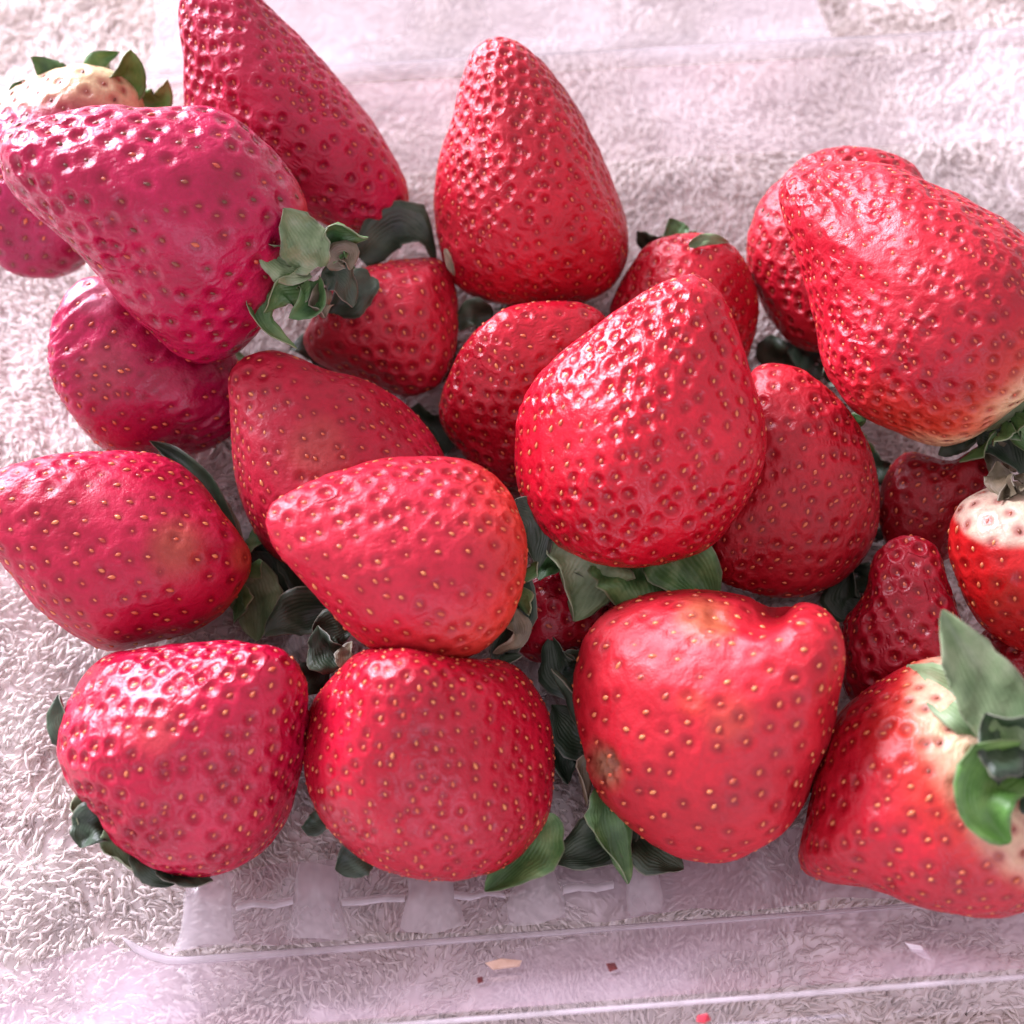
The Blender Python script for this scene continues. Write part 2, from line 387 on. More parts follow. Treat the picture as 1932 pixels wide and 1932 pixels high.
class Berry:
    """A strawberry body: an axis, a profile and the outline it shows; everything in units of its distance."""
    def __init__(self, spec):
        self.s = spec; sd = spec['seed']
        self.px = centroid(spline(spec['out']))
        self.dir = ray(*self.px); self.N = -self.dir
        R = CR - self.N * (CR @ self.N); self.R = R / np.linalg.norm(R); self.U = np.cross(self.N, self.R)
        self.D = 0.22
        o2 = np.array([self.to2(p) for p in spline(spec['out'])]); self.c2 = centroid(o2); o2 = o2 - self.c2
        Rr = radial(o2, np.zeros(2))
        b, t = self.to2(spec['base']), self.to2(spec['tip'])
        a2 = (t - b) / np.linalg.norm(t - b); tau = math.radians(spec['tilt'])
        self.A = np.array([a2[0] * math.cos(tau), a2[1] * math.cos(tau), math.sin(tau)])
        self.B1 = np.array([-a2[1], a2[0], 0.0]); self.B2 = np.cross(self.A, self.B1)
        self.L, self.c = spec.get('L', 1.18), spec.get('c', 0.75)
        r = np.random.default_rng(sd); self.ph = r.uniform(0, 6.28, 6); self.lump = spec.get('lump', 1.0)
        self.cen = np.zeros(2); self.g = np.ones(NB); self.nk = 1.0
        th, ph = np.meshgrid(np.linspace(0.01, math.pi - 0.01, 90), np.linspace(0, 2 * math.pi, 160))
        G = self.generic(th.ravel(), ph.ravel())
        c = (G[:, :2].max(0) + G[:, :2].min(0)) / 2
        for _ in range(2):
            S = radial(G[:, :2], c); c = c + centroid(np.stack([S * np.cos(ANG), S * np.sin(ANG)], -1))
        self.cen = c; S = csmooth(radial(G[:, :2], c), 2)
        self.g = csmooth(csmooth(Rr, 1) / S, 2); self.nc = (G[:, 2].max() + G[:, 2].min()) / 2
        area = 0.5 * (Rr ** 2).sum() * 2 * math.pi / NB
        self.nk = math.sqrt(area / (0.5 * (S ** 2).sum() * 2 * math.pi / NB)) * spec.get('k', 0.88)
        self.size = math.sqrt(area / math.pi)
        self.lumpf = sines(sd + 50, 1.0)
    def to2(self, p):
        d = ray(*p); d = d / -(d @ self.N); return np.array([d @ self.R, d @ self.U])
    def generic(self, th, ph):
        z = (1 - np.cos(th)) / 2
        r = np.sin(th) ** 0.92 * (1 - self.c * (z - 0.42)) * (1 - 0.10 * np.exp(-((z - 1) / 0.2) ** 2))
        p = self.ph; L = self.lump
        r = r * (1 + L * (0.035 * np.sin(2 * ph + p[0]) + 0.025 * np.sin(3 * ph + p[1] + 2 * z) + 0.015 * np.sin(5 * ph + p[2] - 3 * z)))
        a = self.L * 2 * (z - 0.5) + 0.10 * np.exp(-(th / 0.42) ** 2)
        return a[:, None] * self.A + (r * np.cos(ph))[:, None] * self.B1 + (r * np.sin(ph))[:, None] * self.B2
    def local(self, th, ph):                 # unit-distance coordinates in (R, U, N)
        G = self.generic(th, ph); q = G[:, :2] - self.cen
        a = np.arctan2(q[:, 1], q[:, 0]); g = np.interp(a, ANG, self.g, period=2 * math.pi)
        xy = q * g[:, None] + self.c2
        return np.concatenate([xy, ((G[:, 2] - self.nc) * self.nk)[:, None]], 1)
    def world(self, Q, D=None, shrink=1.0):
        D = D or self.D; c = np.array([*self.c2, 0]); Q = c + (Q - c) * shrink
        return CAM + self.dir * D + D * (Q[:, :1] * self.R + Q[:, 1:2] * self.U + Q[:, 2:] * self.N)
    def grid(self, nt, npn):
        th = np.linspace(0, math.pi, nt + 1)[1:-1]; ph = np.arange(npn) / npn * 2 * math.pi
        T, Ph = np.meshgrid(th, ph, indexing='ij')
        T = np.concatenate([[1e-4], T.ravel(), [math.pi - 1e-4]]); Ph = np.concatenate([[0], Ph.ravel(), [0]])
        F = [(0, 1 + i, 1 + (i + 1) % npn) for i in range(npn)]
        for j in range(nt - 2):
            for i in range(npn):
                F.append((1 + j * npn + i, 1 + (j + 1) * npn + i, 1 + (j + 1) * npn + (i + 1) % npn, 1 + j * npn + (i + 1) % npn))
        e = len(T) - 1; b = 1 + (nt - 2) * npn
        F += [(e, b + (i + 1) % npn, b + i) for i in range(npn)]
        return T, Ph, F
    def settle(self, others, shrink=0.93):
        T, Ph, F = self.grid(22, 30); Q = self.local(T, Ph)
        def hit(D):
            W = self.world(Q, D, shrink)
            if W[:, 2].min() < FZ + 0.0006: return True
            cen = W.mean(0); rad = np.linalg.norm(W - cen, axis=1).max()
            bv = BVHTree.FromPolygons(W.tolist(), F)
            if bv.overlap(TRAY_BVH): return True
            for o in others:
                if np.linalg.norm(o.cw - cen) < rad + o.rw and bv.overlap(o.bvh): return True
            return False
        D = 0.13
        while D < 0.36 and not hit(D + 0.002): D += 0.002
        while D < 0.36 and not hit(D + 0.0003): D += 0.0003
        self.D = D
        self.finish_bvh()
    def finish_bvh(self, shrink=0.93):
        T, Ph, F = self.grid(22, 30); Q = self.local(T, Ph)
        W = self.world(Q, None, shrink); self.cw = W.mean(0); self.rw = np.linalg.norm(W - self.cw, axis=1).max()
        self.bvh = BVHTree.FromPolygons(W.tolist(), F)
        self.full = BVHTree.FromPolygons(self.world(Q).tolist(), F)

def S(name, out, base, tip, tilt, **kw):
    return dict(name=name, out=out, base=base, tip=tip, tilt=tilt, seed=len(SPEC) * 13 + 5, **kw)
SPEC = []
def add(*a, **k): SPEC.append(S(*a, **k))
# listed from the bottom of the heap upwards; outlines are points of a 1932-wide view
add('B14', [(1150,600),(1160,560),(1185,510),(1220,465),(1260,445),(1310,438),(1360,450),(1400,480),(1425,530),(1435,580),(1420,640),(1390,690),(1330,715),(1250,700),(1190,660)],
    (1290,460), (1320,680), 35, sp=30, sm='r', pit=0.9, label='small strawberry nestled between the upright berry and the tall broad berries, sepals behind it')
add('B15', [(1480,330),(1440,370),(1415,430),(1410,490),(1430,560),(1460,610),(1500,650),(1560,660),(1620,620),(1680,520),(1730,420),(1742,335),(1690,295),(1620,281),(1560,283),(1510,302)],
    (1640,560), (1520,300), 10, matt=0.08, sp=30, sm='d', pit=1.0, label='shaded strawberry mostly hidden behind the broad pale-shouldered berry')
add('B5', [(935,76),(965,80),(1010,105),(1050,145),(1090,200),(1125,270),(1155,340),(1178,400),(1186,450),(1178,500),(1150,540),(1100,560),(1040,568),(980,570),(920,562),(870,540),(840,500),(822,430),(820,370),(835,290),(855,230),(870,170),(885,115),(905,88)],
    (1010,560), (935,80), 12, matt=0.09, sp=29, sm='r', pit=1.35, label='tall conical strawberry standing alone with its tip pointing at the bare towel')
add('B1', [(400,-75),(440,-50),(490,0),(560,70),(640,150),(700,230),(745,310),(766,365),(755,402),(720,425),(660,432),(590,412),(500,385),(420,330),(365,260),(350,190),(345,110),(340,20),(355,-45)],
    (660,400), (390,-60), 12, matt=0.1, sp=31, sm='r', pit=1.35, col=(0.52, 0.012, 0.040), label='long tapering strawberry leaning back behind the big purple-lit berry')
add('B6', [(590,600),(620,545),(680,510),(760,488),(830,490),(855,530),(866,590),(860,660),(830,715),(780,745),(720,735),(650,710),(590,680),(570,640)],
    (660,530), (800,690), 30, matt=0.1, sp=36, sm='y', pit=0.8, col=(0.60, 0.02, 0.03), label='small strawberry tucked beside the grey-green curled calyx')
add('B13', [(840,720),(870,660),(910,620),(960,585),(1030,572),(1100,572),(1140,595),(1150,640),(1120,720),(1050,820),(990,900),(960,920),(910,895),(870,850),(840,810),(830,765)],
    (1060,860), (920,640), 30, matt=-0.05, sp=32, sm='y', pit=0.9, label='strawberry half covered by the glossy blunt-tipped berry on top of the heap')
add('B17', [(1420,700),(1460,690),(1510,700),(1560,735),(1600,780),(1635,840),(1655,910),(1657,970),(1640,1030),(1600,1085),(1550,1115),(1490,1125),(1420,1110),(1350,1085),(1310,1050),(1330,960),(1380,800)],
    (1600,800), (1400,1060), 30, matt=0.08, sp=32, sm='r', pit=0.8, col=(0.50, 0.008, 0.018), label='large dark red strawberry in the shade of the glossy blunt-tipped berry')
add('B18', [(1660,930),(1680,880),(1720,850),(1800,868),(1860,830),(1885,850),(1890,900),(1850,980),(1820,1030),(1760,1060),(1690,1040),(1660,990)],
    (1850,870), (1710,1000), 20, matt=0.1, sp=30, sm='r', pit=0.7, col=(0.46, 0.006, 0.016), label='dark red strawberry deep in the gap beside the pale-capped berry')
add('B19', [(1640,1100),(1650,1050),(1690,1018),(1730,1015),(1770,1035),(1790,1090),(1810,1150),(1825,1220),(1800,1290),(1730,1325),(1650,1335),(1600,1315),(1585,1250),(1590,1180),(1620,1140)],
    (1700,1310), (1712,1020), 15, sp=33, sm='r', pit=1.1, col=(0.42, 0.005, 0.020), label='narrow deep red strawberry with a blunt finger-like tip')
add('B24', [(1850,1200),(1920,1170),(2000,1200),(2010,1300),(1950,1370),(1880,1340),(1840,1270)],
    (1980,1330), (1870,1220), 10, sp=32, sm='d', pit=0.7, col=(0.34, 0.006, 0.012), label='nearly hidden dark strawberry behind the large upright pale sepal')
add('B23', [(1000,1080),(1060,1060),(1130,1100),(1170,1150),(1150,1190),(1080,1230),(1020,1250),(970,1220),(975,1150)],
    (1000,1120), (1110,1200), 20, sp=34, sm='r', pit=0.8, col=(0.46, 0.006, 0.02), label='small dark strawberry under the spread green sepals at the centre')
add('B7', [(445,700),(480,670),(520,662),(570,680),(620,705),(690,720),(740,745),(790,790),(830,840),(850,880),(830,940),(760,995),(680,1035),(600,1065),(530,1060),(480,1010),(450,940),(438,860),(437,770)],
    (720,940), (475,700), 12, matt=0.18, sp=36, sm='y', pit=0.55, lump=1.6, spots=[((590,860),60,(0.42,0.09,0.07),0.55)], label='matt strawberry with a faint dull bruise, sharing its end with the orange-tinged berry')
add('B3', [(150,540),(115,580),(97,630),(100,690),(120,750),(160,810),(210,850),(290,862),(380,850),(440,810),(450,740),(430,660),(350,600),(250,550),(190,530)],
    (400,680), (130,640), 20, matt=-0.06, sp=38, sm='r', pit=0.35, lump=2.2, wr=2.1, col=(0.46, 0.012, 0.045), spots=[((190,560),45,(0.45,0.16,0.22),0.6),((190,700),55,(0.34,0.06,0.08),0.5)], label='soft wrinkled strawberry squashed under the big purple-lit berry')
add('B4', [(-30,230),(15,180),(60,148),(130,127),(185,130),(235,155),(265,190),(272,260),(250,350),(200,440),(150,505),(100,522),(50,518),(0,497),(-40,450),(-60,370),(-55,290)],
    (185,140), (30,500), 15, sp=40, sm='d', pit=0.5, col=(0.46, 0.015, 0.06), pale=(0.15, 0.20), palec=(0.62, 0.49, 0.27), orange=0.22, label='strawberry with a cream white shoulder and upright green sepals')
add('B10', [(160,1270),(200,1235),(260,1220),(350,1215),(430,1215),(500,1228),(545,1255),(568,1290),(578,1340),(578,1400),(568,1460),(550,1530),(520,1585),(470,1630),(410,1655),(360,1658),(310,1650),(255,1620),(215,1585),(190,1545),(165,1520),(130,1480),(108,1430),(105,1380),(120,1330)],
    (200,1560), (430,1330), 48, matt=-0.06, sp=38, sm='y', pit=1.0, spots=[((300,1390),45,(0.50,0.07,0.07),0.5)], label='broad strawberry sitting on dark sepals at the corner of the punnet')
add('B11', [(670,1235),(720,1228),(780,1232),(850,1238),(930,1245),(975,1260),(1010,1300),(1035,1350),(1047,1410),(1047,1480),(1035,1550),(1000,1600),(950,1640),(890,1658),(830,1665),(770,1658),(715,1640),(660,1605),(610,1560),(580,1505),(567,1450),(568,1390),(585,1330),(620,1280)],
    (840,1640), (770,1330), 55, matt=-0.06, sp=31, sm='y', pit=0.5, label='round strawberry with many small golden seeds beside the moulded ribs')
add('B21', [(1090,1240),(1110,1180),(1160,1140),(1230,1118),(1320,1110),(1400,1118),(1440,1140),(1462,1150),(1490,1138),(1540,1142),(1570,1180),(1580,1240),(1582,1310),(1560,1400),(1540,1470),(1510,1530),(1470,1580),(1420,1615),(1360,1630),(1290,1620),(1220,1590),(1170,1545),(1130,1500),(1105,1430),(1088,1350),(1083,1290)],
    (1150,1440), (1420,1300), 50, matt=0.17, sp=47, sm='y', pit=0.4, lump=1.5, crease=((1350,1170),(1440,1190),(1465,1140)), col=(0.66, 0.016, 0.028),
    spots=[((1335,1175),50,(0.42,0.12,0.05),0.75),((1145,1440),44,(0.26,0.10,0.05),1.0),((1370,1360),55,(0.50,0.10,0.05),0.45),((1310,1330),30,(0.75,0.08,0.03),0.4)], label='heart-shaped strawberry with a cleft top and a small brown scar')
add('B9', [(-40,930),(0,890),(60,870),(140,855),(220,850),(290,855),(350,885),(395,935),(430,990),(460,1030),(468,1065),(450,1110),(420,1150),(370,1185),(300,1205),(240,1222),(190,1222),(140,1195),(80,1155),(40,1110),(0,1060),(-40,1000)],
    (450,1060), (-40,950), 12, matt=0.08, sp=39, sm='y', pit=0.6, spots=[((325,1030),58,(0.36,0.12,0.04),0.5),((450,1050),30,(0.62,0.2,0.08),0.4)], label='strawberry lying on its side with a dull olive patch beside its stalk end')
add('B22', [(1500,1640),(1505,1580),(1530,1490),(1550,1420),(1580,1350),(1640,1295),(1720,1250),(1800,1240),(1900,1270),(1980,1350),(2030,1450),(2040,1580),(2000,1680),(1900,1730),(1800,1728),(1720,1710),(1650,1680),(1560,1665)],
    (1915,1415), (1590,1600), -24, L=0.95, c=0.45, sp=39, sm='y', pit=0.75, pale=(0.17, 0.12), palec=(0.62, 0.43, 0.28), orange=0.24, label='big strawberry with a white shoulder and a wide green calyx facing up')
add('B20', [(1790,1020),(1800,970),(1830,935),(1870,915),(1920,905),(1990,920),(2050,980),(2070,1080),(2040,1170),(1980,1230),(1920,1230),(1860,1190),(1820,1130),(1800,1080)],
    (1920,925), (1900,1220), -20, sp=42, sm='y', pit=0.4, pale=(0.15, 0.06), palec=(0.55, 0.43, 0.32), orange=0.08, col=(0.64, 0.014, 0.010), label='strawberry with a broad white cap and a dry brown stalk')
add('B16', [(1470,330),(1510,315),(1600,300),(1690,310),(1740,335),(1800,360),(1860,395),(1920,435),(1970,490),(2000,580),(1990,680),(1950,750),(1900,790),(1840,830),(1780,842),(1720,825),(1660,800),(1610,770),(1580,730),(1555,690),(1540,620),(1520,550),(1500,480),(1480,420),(1465,370)],
    (1840,820), (1480,340), -5, c=0.9, matt=0.09, sp=31, sm='r', pit=0.95, pale=(0.008, 0.075), palec=(0.74, 0.52, 0.28), orange=0.18, label='very broad wedge-shaped strawberry with a thin pale rim at its stalk end')
add('B2', [(20,240),(110,215),(200,203),(300,205),(400,210),(460,235),(510,280),(555,340),(578,400),(562,470),(525,560),(492,625),(445,672),(380,685),(318,662),(262,606),(206,538),(140,476),(78,418),(25,362),(5,300)],
    (560,500), (60,330), 14, c=0.5, matt=-0.08, sp=45, sm='d', pit=0.95, lump=1.6, wr=0.35, col=(0.54, 0.012, 0.055), orange=0.14, label='big shiny purple-lit strawberry with a grey-green curled calyx')
add('B8', [(512,985),(520,955),(560,925),(620,895),(700,872),(760,863),(820,862),(880,868),(930,895),(965,935),(985,985),(992,1040),(985,1100),(965,1160),(935,1205),(890,1235),(830,1252),(770,1250),(700,1225),(650,1185),(600,1125),(560,1075),(525,1030)],
    (965,1110), (520,985), 18, matt=0.08, sp=38, sm='y', pit=0.85, orange=0.25, col=(0.68, 0.022, 0.04), label='orange-tinged strawberry lying across two others with its blunt tip raised')
add('B12', [(1300,535),(1330,545),(1360,580),(1385,630),(1405,680),(1425,740),(1440,800),(1437,870),(1415,930),(1380,980),(1330,1030),(1260,1055),(1200,1060),(1130,1052),(1060,1025),(1010,980),(980,920),(972,850),(980,780),(1005,730),(1050,680),(1100,640),(1150,605),(1200,575),(1240,550)],
    (1170,1045), (1310,545), 22, matt=-0.09, sp=34, sm='y', pit=1.1, col=(0.66, 0.010, 0.028), label='glossy bright red strawberry with a blunt tip on top of the heap')

BER = {}
placed = []
for s in SPEC:
    b = Berry(s); b.settle(placed); placed.append(b); BER[s['name']] = b

seed_me = {}
for key, m in SEEDM.items():                # a teardrop achene
    V, F = [], []
    prof = ((-1, 0.0), (-0.75, 0.55), (-0.2, 0.98), (0.35, 0.80), (0.8, 0.35), (1.08, 0.0))
    for y, r in prof:
        for k in range(6):
            a = k / 6 * 2 * math.pi; V.append((r * 0.62 * math.cos(a), y, r * 0.5 * math.sin(a)))
    for j in range(5):
        for k in range(6): F.append((j * 6 + k, j * 6 + (k + 1) % 6, (j + 1) * 6 + (k + 1) % 6, (j + 1) * 6 + k))
    seed_me[key] = new_mesh('seed', [Vector(v) * 0.00070 for v in V], F, m)

def frame_vec(b, v): return v[..., :1] * b.R + v[..., 1:2] * b.U + v[..., 2:] * b.N

def build_berry(b):
    s = b.s; D = b.D
    NT, NP = 118, 176
    T, Ph, F = b.grid(NT, NP); Q = b.local(T, Ph); W = b.world(Q)
    loc = b.world(b.local(np.array([1e-3]), np.array([0.0])))[0]
    cw = W.mean(0)
    W = W - cw
    # seeds: a golden-angle spiral spread evenly over the skin
    sp = s.get('sp', 44) * 0.000104
    tt = np.linspace(0.30, math.pi - 0.05, 300); ring = b.world(b.local(tt, np.zeros_like(tt)))
    rings = np.stack([b.world(b.local(tt, np.full_like(tt, p))) for p in np.arange(12) / 12 * 6.283]) - cw
    per = np.linalg.norm(np.roll(rings, -1, 0) - rings, axis=2).sum(0)
    ds = np.linalg.norm(np.diff(rings, axis=1), axis=2).mean(0); ds = np.concatenate([[ds[0]], ds])
    dens = 1 + 0.5 * (tt / math.pi) ** 3
    cum = np.cumsum(per * ds * dens); n = int(min(900, cum[-1] / (sp * sp * 0.92))); psc = (s.get('sp', 44) / 44) ** 0.85
    ts = np.interp((np.arange(n) + 0.5) / n * cum[-1], cum, tt)
    r = np.random.default_rng(s['seed'] + 1)
    ps = np.arange(n) * 2.399963 + r.normal(0, 0.05, n); ts = ts + r.normal(0, 0.012, n)
    e = 2e-3
    P0 = b.world(b.local(ts, ps)) - cw; Pt = b.world(b.local(ts + e, ps)) - cw; Pp = b.world(b.local(ts, ps + e)) - cw
    dt = Pt - P0; Nn = np.cross(dt, Pp - P0); Nn /= np.linalg.norm(Nn, axis=1)[:, None] + 1e-12
    out = (Nn * P0).sum(1) < 0; Nn[out] *= -1
    # vertex normals of the smooth body
    me0 = new_mesh('tmp', W, F, None); VN = np.zeros(len(W) * 3); me0.vertices.foreach_get('normal', VN); VN = VN.reshape(-1, 3)
    bpy.data.meshes.remove(me0)
    if (VN * W).sum(1).mean() < 0: VN = -VN; F = [f[::-1] for f in F]
    d2 = np.empty(len(W)); near = np.empty(len(W), int)
    sbest = np.full(n, 9.0); svert = np.zeros(n, int)
    for k in range(0, len(W), 4000):
        dd = ((W[k:k + 4000, None, :] - P0[None]) ** 2).sum(-1); near[k:k + 4000] = dd.argmin(1); d2[k:k + 4000] = dd.min(1)
        am0 = dd.min(0); better = am0 < sbest; sbest[better] = am0[better]; svert[better] = dd.argmin(0)[better] + k
    d = np.sqrt(d2); pit = 0.86 * s.get('pit', 0.8)
    pv = pit * (0.72 + 0.5 * sines(s['seed'] + 9, 110)(W) + r.normal(0, 0.22, n)[near]).clip(0.15, 1.5)
    hh = pv * psc * (-0.00048 * np.exp(-(d / psc / 0.00115) ** 2) + 0.00016 * np.exp(-((d / psc - 0.0023) / 0.0009) ** 2))
    hh += 0.00030 * s.get('lump', 1) * sines(s['seed'] + 3, 170)(W) + 0.0001 * sines(s['seed'] + 4, 520)(W)
    if s.get('wr'):                          # soft wrinkled skin
        ax = frame_vec(b, np.array([0.75, 0.62, 0.2])); St = W - 0.72 * np.outer(W @ ax, ax)
        fade = np.clip(0.62 + 0.9 * sines(s['seed'] + 22, 70)(W), 0, 1)
        w1 = sines(s['seed'] + 21, 900, 9)(St); w2 = sines(s['seed'] + 24, 1700, 9)(St)
        hh += s['wr'] * fade * (0.00020 * (0.5 - np.abs(w1)) + 0.00008 * (0.5 - np.abs(w2)))
    if s.get('crease'):                      # groove of a fused double fruit
        cps = [np.array(b.to2(p)) for p in s['crease']]; dm = np.full(len(W), 9.0)
        for p, q in zip(cps[:-1], cps[1:]):
            v = q - p; tq = (((Q[:, :2] - p) @ v) / (v @ v)).clip(0, 1); dm = np.minimum(dm, np.linalg.norm(Q[:, :2] - (p + tq[:, None] * v), axis=1))
        hh -= np.where(Q[:, 2] > -0.01, 0.0022, 0) * np.exp(-(dm / 0.010) ** 2)
    W = W + VN * hh[:, None]
    # skin colour: ripe red, paler or orange towards the stalk, own blemishes
    t01 = (1 - np.cos(T)) / 2
    nl = sines(s['seed'] + 6, 120)(W); n2 = sines(s['seed'] + 7, 260)(W)
    C = np.tile(np.array(s.get('col', (0.58, 0.010, 0.026))), (len(W), 1))
    C = (C * np.array([0.76, 0.50, 0.66]) + np.array([0, 0.0025 * b.px[0] / 1932, 0.004 + 0.026 * max(0, 1 - b.px[0] / 1000)])) * (1 + 0.17 * nl[:, None] * np.array([0.7, 1.3, 1]) + 0.09 * n2[:, None] * np.array([0.7, 1.6, 1.2]))  # bluer at left, warmer at right: lavender light tinted into the skin
    def sm(x): x = x.clip(0, 1); return x * x * (3 - 2 * x)
    og = s.get('orange', 0.08); m = sm(1 - t01 / (og * (1.6 + 0.5 * nl)))[:, None] * 0.75
    C = C * (1 - m) + np.array([0.66, 0.075, 0.022]) * m
    if s.get('pale'):
        p0, pw = s['pale']; m = sm(1 - (t01 - p0 + 0.025 * nl + 0.012 * n2) / pw)[:, None] * (1 - 0.55 * np.exp(-(d / psc / 0.0014) ** 2) * np.clip(t01 / (p0 + pw), 0, 1))[:, None]
        C = C * (1 - m) + np.array(s['palec']) * (1 + 0.05 * n2[:, None]) * m
    for (pp, rad, cc, am) in s.get('spots', []):
        c2 = b.to2(pp); rr = rad / 966 * KF
        dm = np.linalg.norm(Q[:, :2] - c2, axis=1) / rr * (1 + 0.22 * n2)
        m = (np.where(Q[:, 2] > 0, 1, 0) * sm(1.25 - dm) * am)[:, None]; C = C * (1 - m) + np.array(cc) * m
        if am >= 1.0:                        # a sunken dry scar
            W = W + VN * (-0.0012 * m * (1 + 0.7 * sines(4, 1500)(W)[:, None]))
    root = empty('strawberry', tuple(loc)); off = cw - loc
    tag(root, s['label'], 'strawberry', 'strawberries heaped in the punnet')
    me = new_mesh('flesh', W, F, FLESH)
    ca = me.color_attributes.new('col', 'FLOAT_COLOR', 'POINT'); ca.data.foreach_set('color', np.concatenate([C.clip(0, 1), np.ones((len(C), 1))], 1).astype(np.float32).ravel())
    nf = len(me.polygons); cen = np.zeros(nf * 3); me.polygons.foreach_get('center', cen); cen = cen.reshape(-1, 3)
    nr = np.empty(nf, int)
    for k in range(0, nf, 4000): nr[k:k + 4000] = ((cen[k:k + 4000, None, :] - P0[None]) ** 2).sum(-1).argmin(1)
    # seed height after the dimple
    Ps = P0 - Nn * (0.00030 * pit * psc + 0.00005)
    ap = me.attributes.new('seedpos', 'FLOAT_VECTOR', 'FACE'); ap.data.foreach_set('vector', Ps[nr].astype(np.float32).ravel())
    ai = me.attributes.new('pscale', 'FLOAT', 'POINT'); ai.data.foreach_set('value', np.full(len(W), 1 / psc, np.float32))
    am_ = me.attributes.new('matt', 'FLOAT', 'POINT'); am_.data.foreach_set('value', np.full(len(W), s.get('matt', 0.0), np.float32))
    af = me.attributes.new('pit', 'FLOAT', 'POINT'); af.data.foreach_set('value', pv.astype(np.float32))
    fl = obj('flesh', me, root, tuple(off))
    sme = seed_me[s['sm']]; dk = seed_me['d']
    face = (Nn * (CAM - (P0 + cw))).sum(1); order = np.argsort(-face); solo = set(order[:295].tolist())
    restV, restF = [], []; sv = [v.co.copy() for v in sme.vertices]; sf = [tuple(p.vertices) for p in sme.polygons]
    for i in range(n):
        z = Vector(Nn[i]); y = Vector(dt[i]).normalized(); x = y.cross(z).normalized(); y = z.cross(x)
        tz = (1 - math.cos(ts[i])) / 2
        pale = s.get('pale') and tz < s['pale'][0] + s['pale'][1] * 0.5
        k = r.uniform(0.70, 1.05) * psc ** 0.6; y2 = y + x * r.normal(0, 0.2); y2.normalize(); x2 = y2.cross(z)
        M = Matrix((x2, y2, z)).transposed().to_4x4() @ Matrix.Diagonal((k, k * r.uniform(0.85, 1.2), k, 1)); M.translation = Vector(P0[i]) + z * (min(hh[svert[i]], 0.0003) - r.uniform(-0.00004, 0.00016))
        if i in solo:
            o = link(bpy.data.objects.new('seed', dk if pale else (sme if r.random() < 0.8 else seed_me['r']))); o.parent = fl; o.matrix_local = M
        else:
            restF += [tuple(q + len(restV) for q in f) for f in sf]; restV += [M @ v for v in sv]
    if restV:
        o = obj('seeds', new_mesh('seeds', restV, restF, sme.materials[0]), fl); o['kind'] = 'stuff'
    b.root, b.loc, b.flesh, b.cw0 = root, loc, fl, cw
    return root

for b in placed: build_berry(b)

# ------------------------------------------------------------------ calyx: hub, sepals, stalk stub
def leaf_mesh(cl, widths, sides, ups, mat_, cup=0.18, seed=0, serr=0.0):
    """cl: centre line points, widths per point, side and up vectors per point; two skins and a rim."""
    n = len(cl); M = 7; V, F, UV = [], [], []
    r = np.random.default_rng(seed); ph = r.uniform(0, 6.28, 3); th = 0.00012
    jit = r.normal(0, 1, (n, 2)) * 0.02
    for sgn in (1, -1):
        r = np.random.default_rng(seed + 1)
        for i in range(n):
            t = i / (n - 1); w = widths[i]
            w = w * (1 + (0.03 + serr) * r.normal(0, 0.7) * (t > 0.1))
            for j in range(M):
                q = j / (M - 1) * 2 - 1
                z = cup * w * (q * q) - 0.10 * w * math.exp(-(q / 0.18) ** 2) + 0.13 * w * math.sin(6 * t + 2.4 * q + ph[0]) + 0.09 * w * math.sin(12 * t + 2 * q + ph[1]) * abs(q) + 0.05 * w * math.sin(21 * t - 5 * q + ph[2])
                V.append(cl[i] + sides[i] * ((q + jit[i, 0] * (abs(q) > 0.9)) * w * 0.5) + ups[i] * (z + sgn * th)); UV.append((j / (M - 1), t))
    k = n * M
    for i in range(n - 1):
        for j in range(M - 1):
            a = i * M + j; F.append((a, a + 1, a + M + 1, a + M)); F.append((k + a, k + a + M, k + a + M + 1, k + a + 1))
    for i in range(n - 1):
        for j in (0, M - 1):
            a = i * M + j; f = (a, a + M, k + a + M, k + a); F.append(f if j == 0 else f[::-1])
    me = new_mesh('sepal', V, F, mat_)
    uvl = me.uv_layers.new(name='UVMap')
    for lp in me.loops: uvl.data[lp.index].uv = UV[lp.vertex_index]
    return me
def sepal_profile(t):
    return np.clip(np.interp(t, [0, 0.12, 0.35, 0.55, 0.75, 0.9, 1.0], [0.42, 0.72, 1.0, 0.93, 0.62, 0.27, 0.03]), 0.03, 1)
def cspline(P, n):
    P = np.array(P, float); m = len(P)
    if m == 2: return np.array([P[0] + (P[1] - P[0]) * t for t in np.linspace(0, 1, n)])
    t = np.linspace(0, m - 1, n); i = np.clip(t.astype(int), 0, m - 2); f = (t - i)[:, None]
    p0, p1, p2, p3 = P[np.maximum(i - 1, 0)], P[i], P[i + 1], P[np.minimum(i + 2, m - 1)]
    return 0.5 * (2 * p1 + (p2 - p0) * f + (2 * p0 - 5 * p1 + 4 * p2 - p3) * f * f + (3 * p1 - p0 - 3 * p2 + p3) * f ** 3)

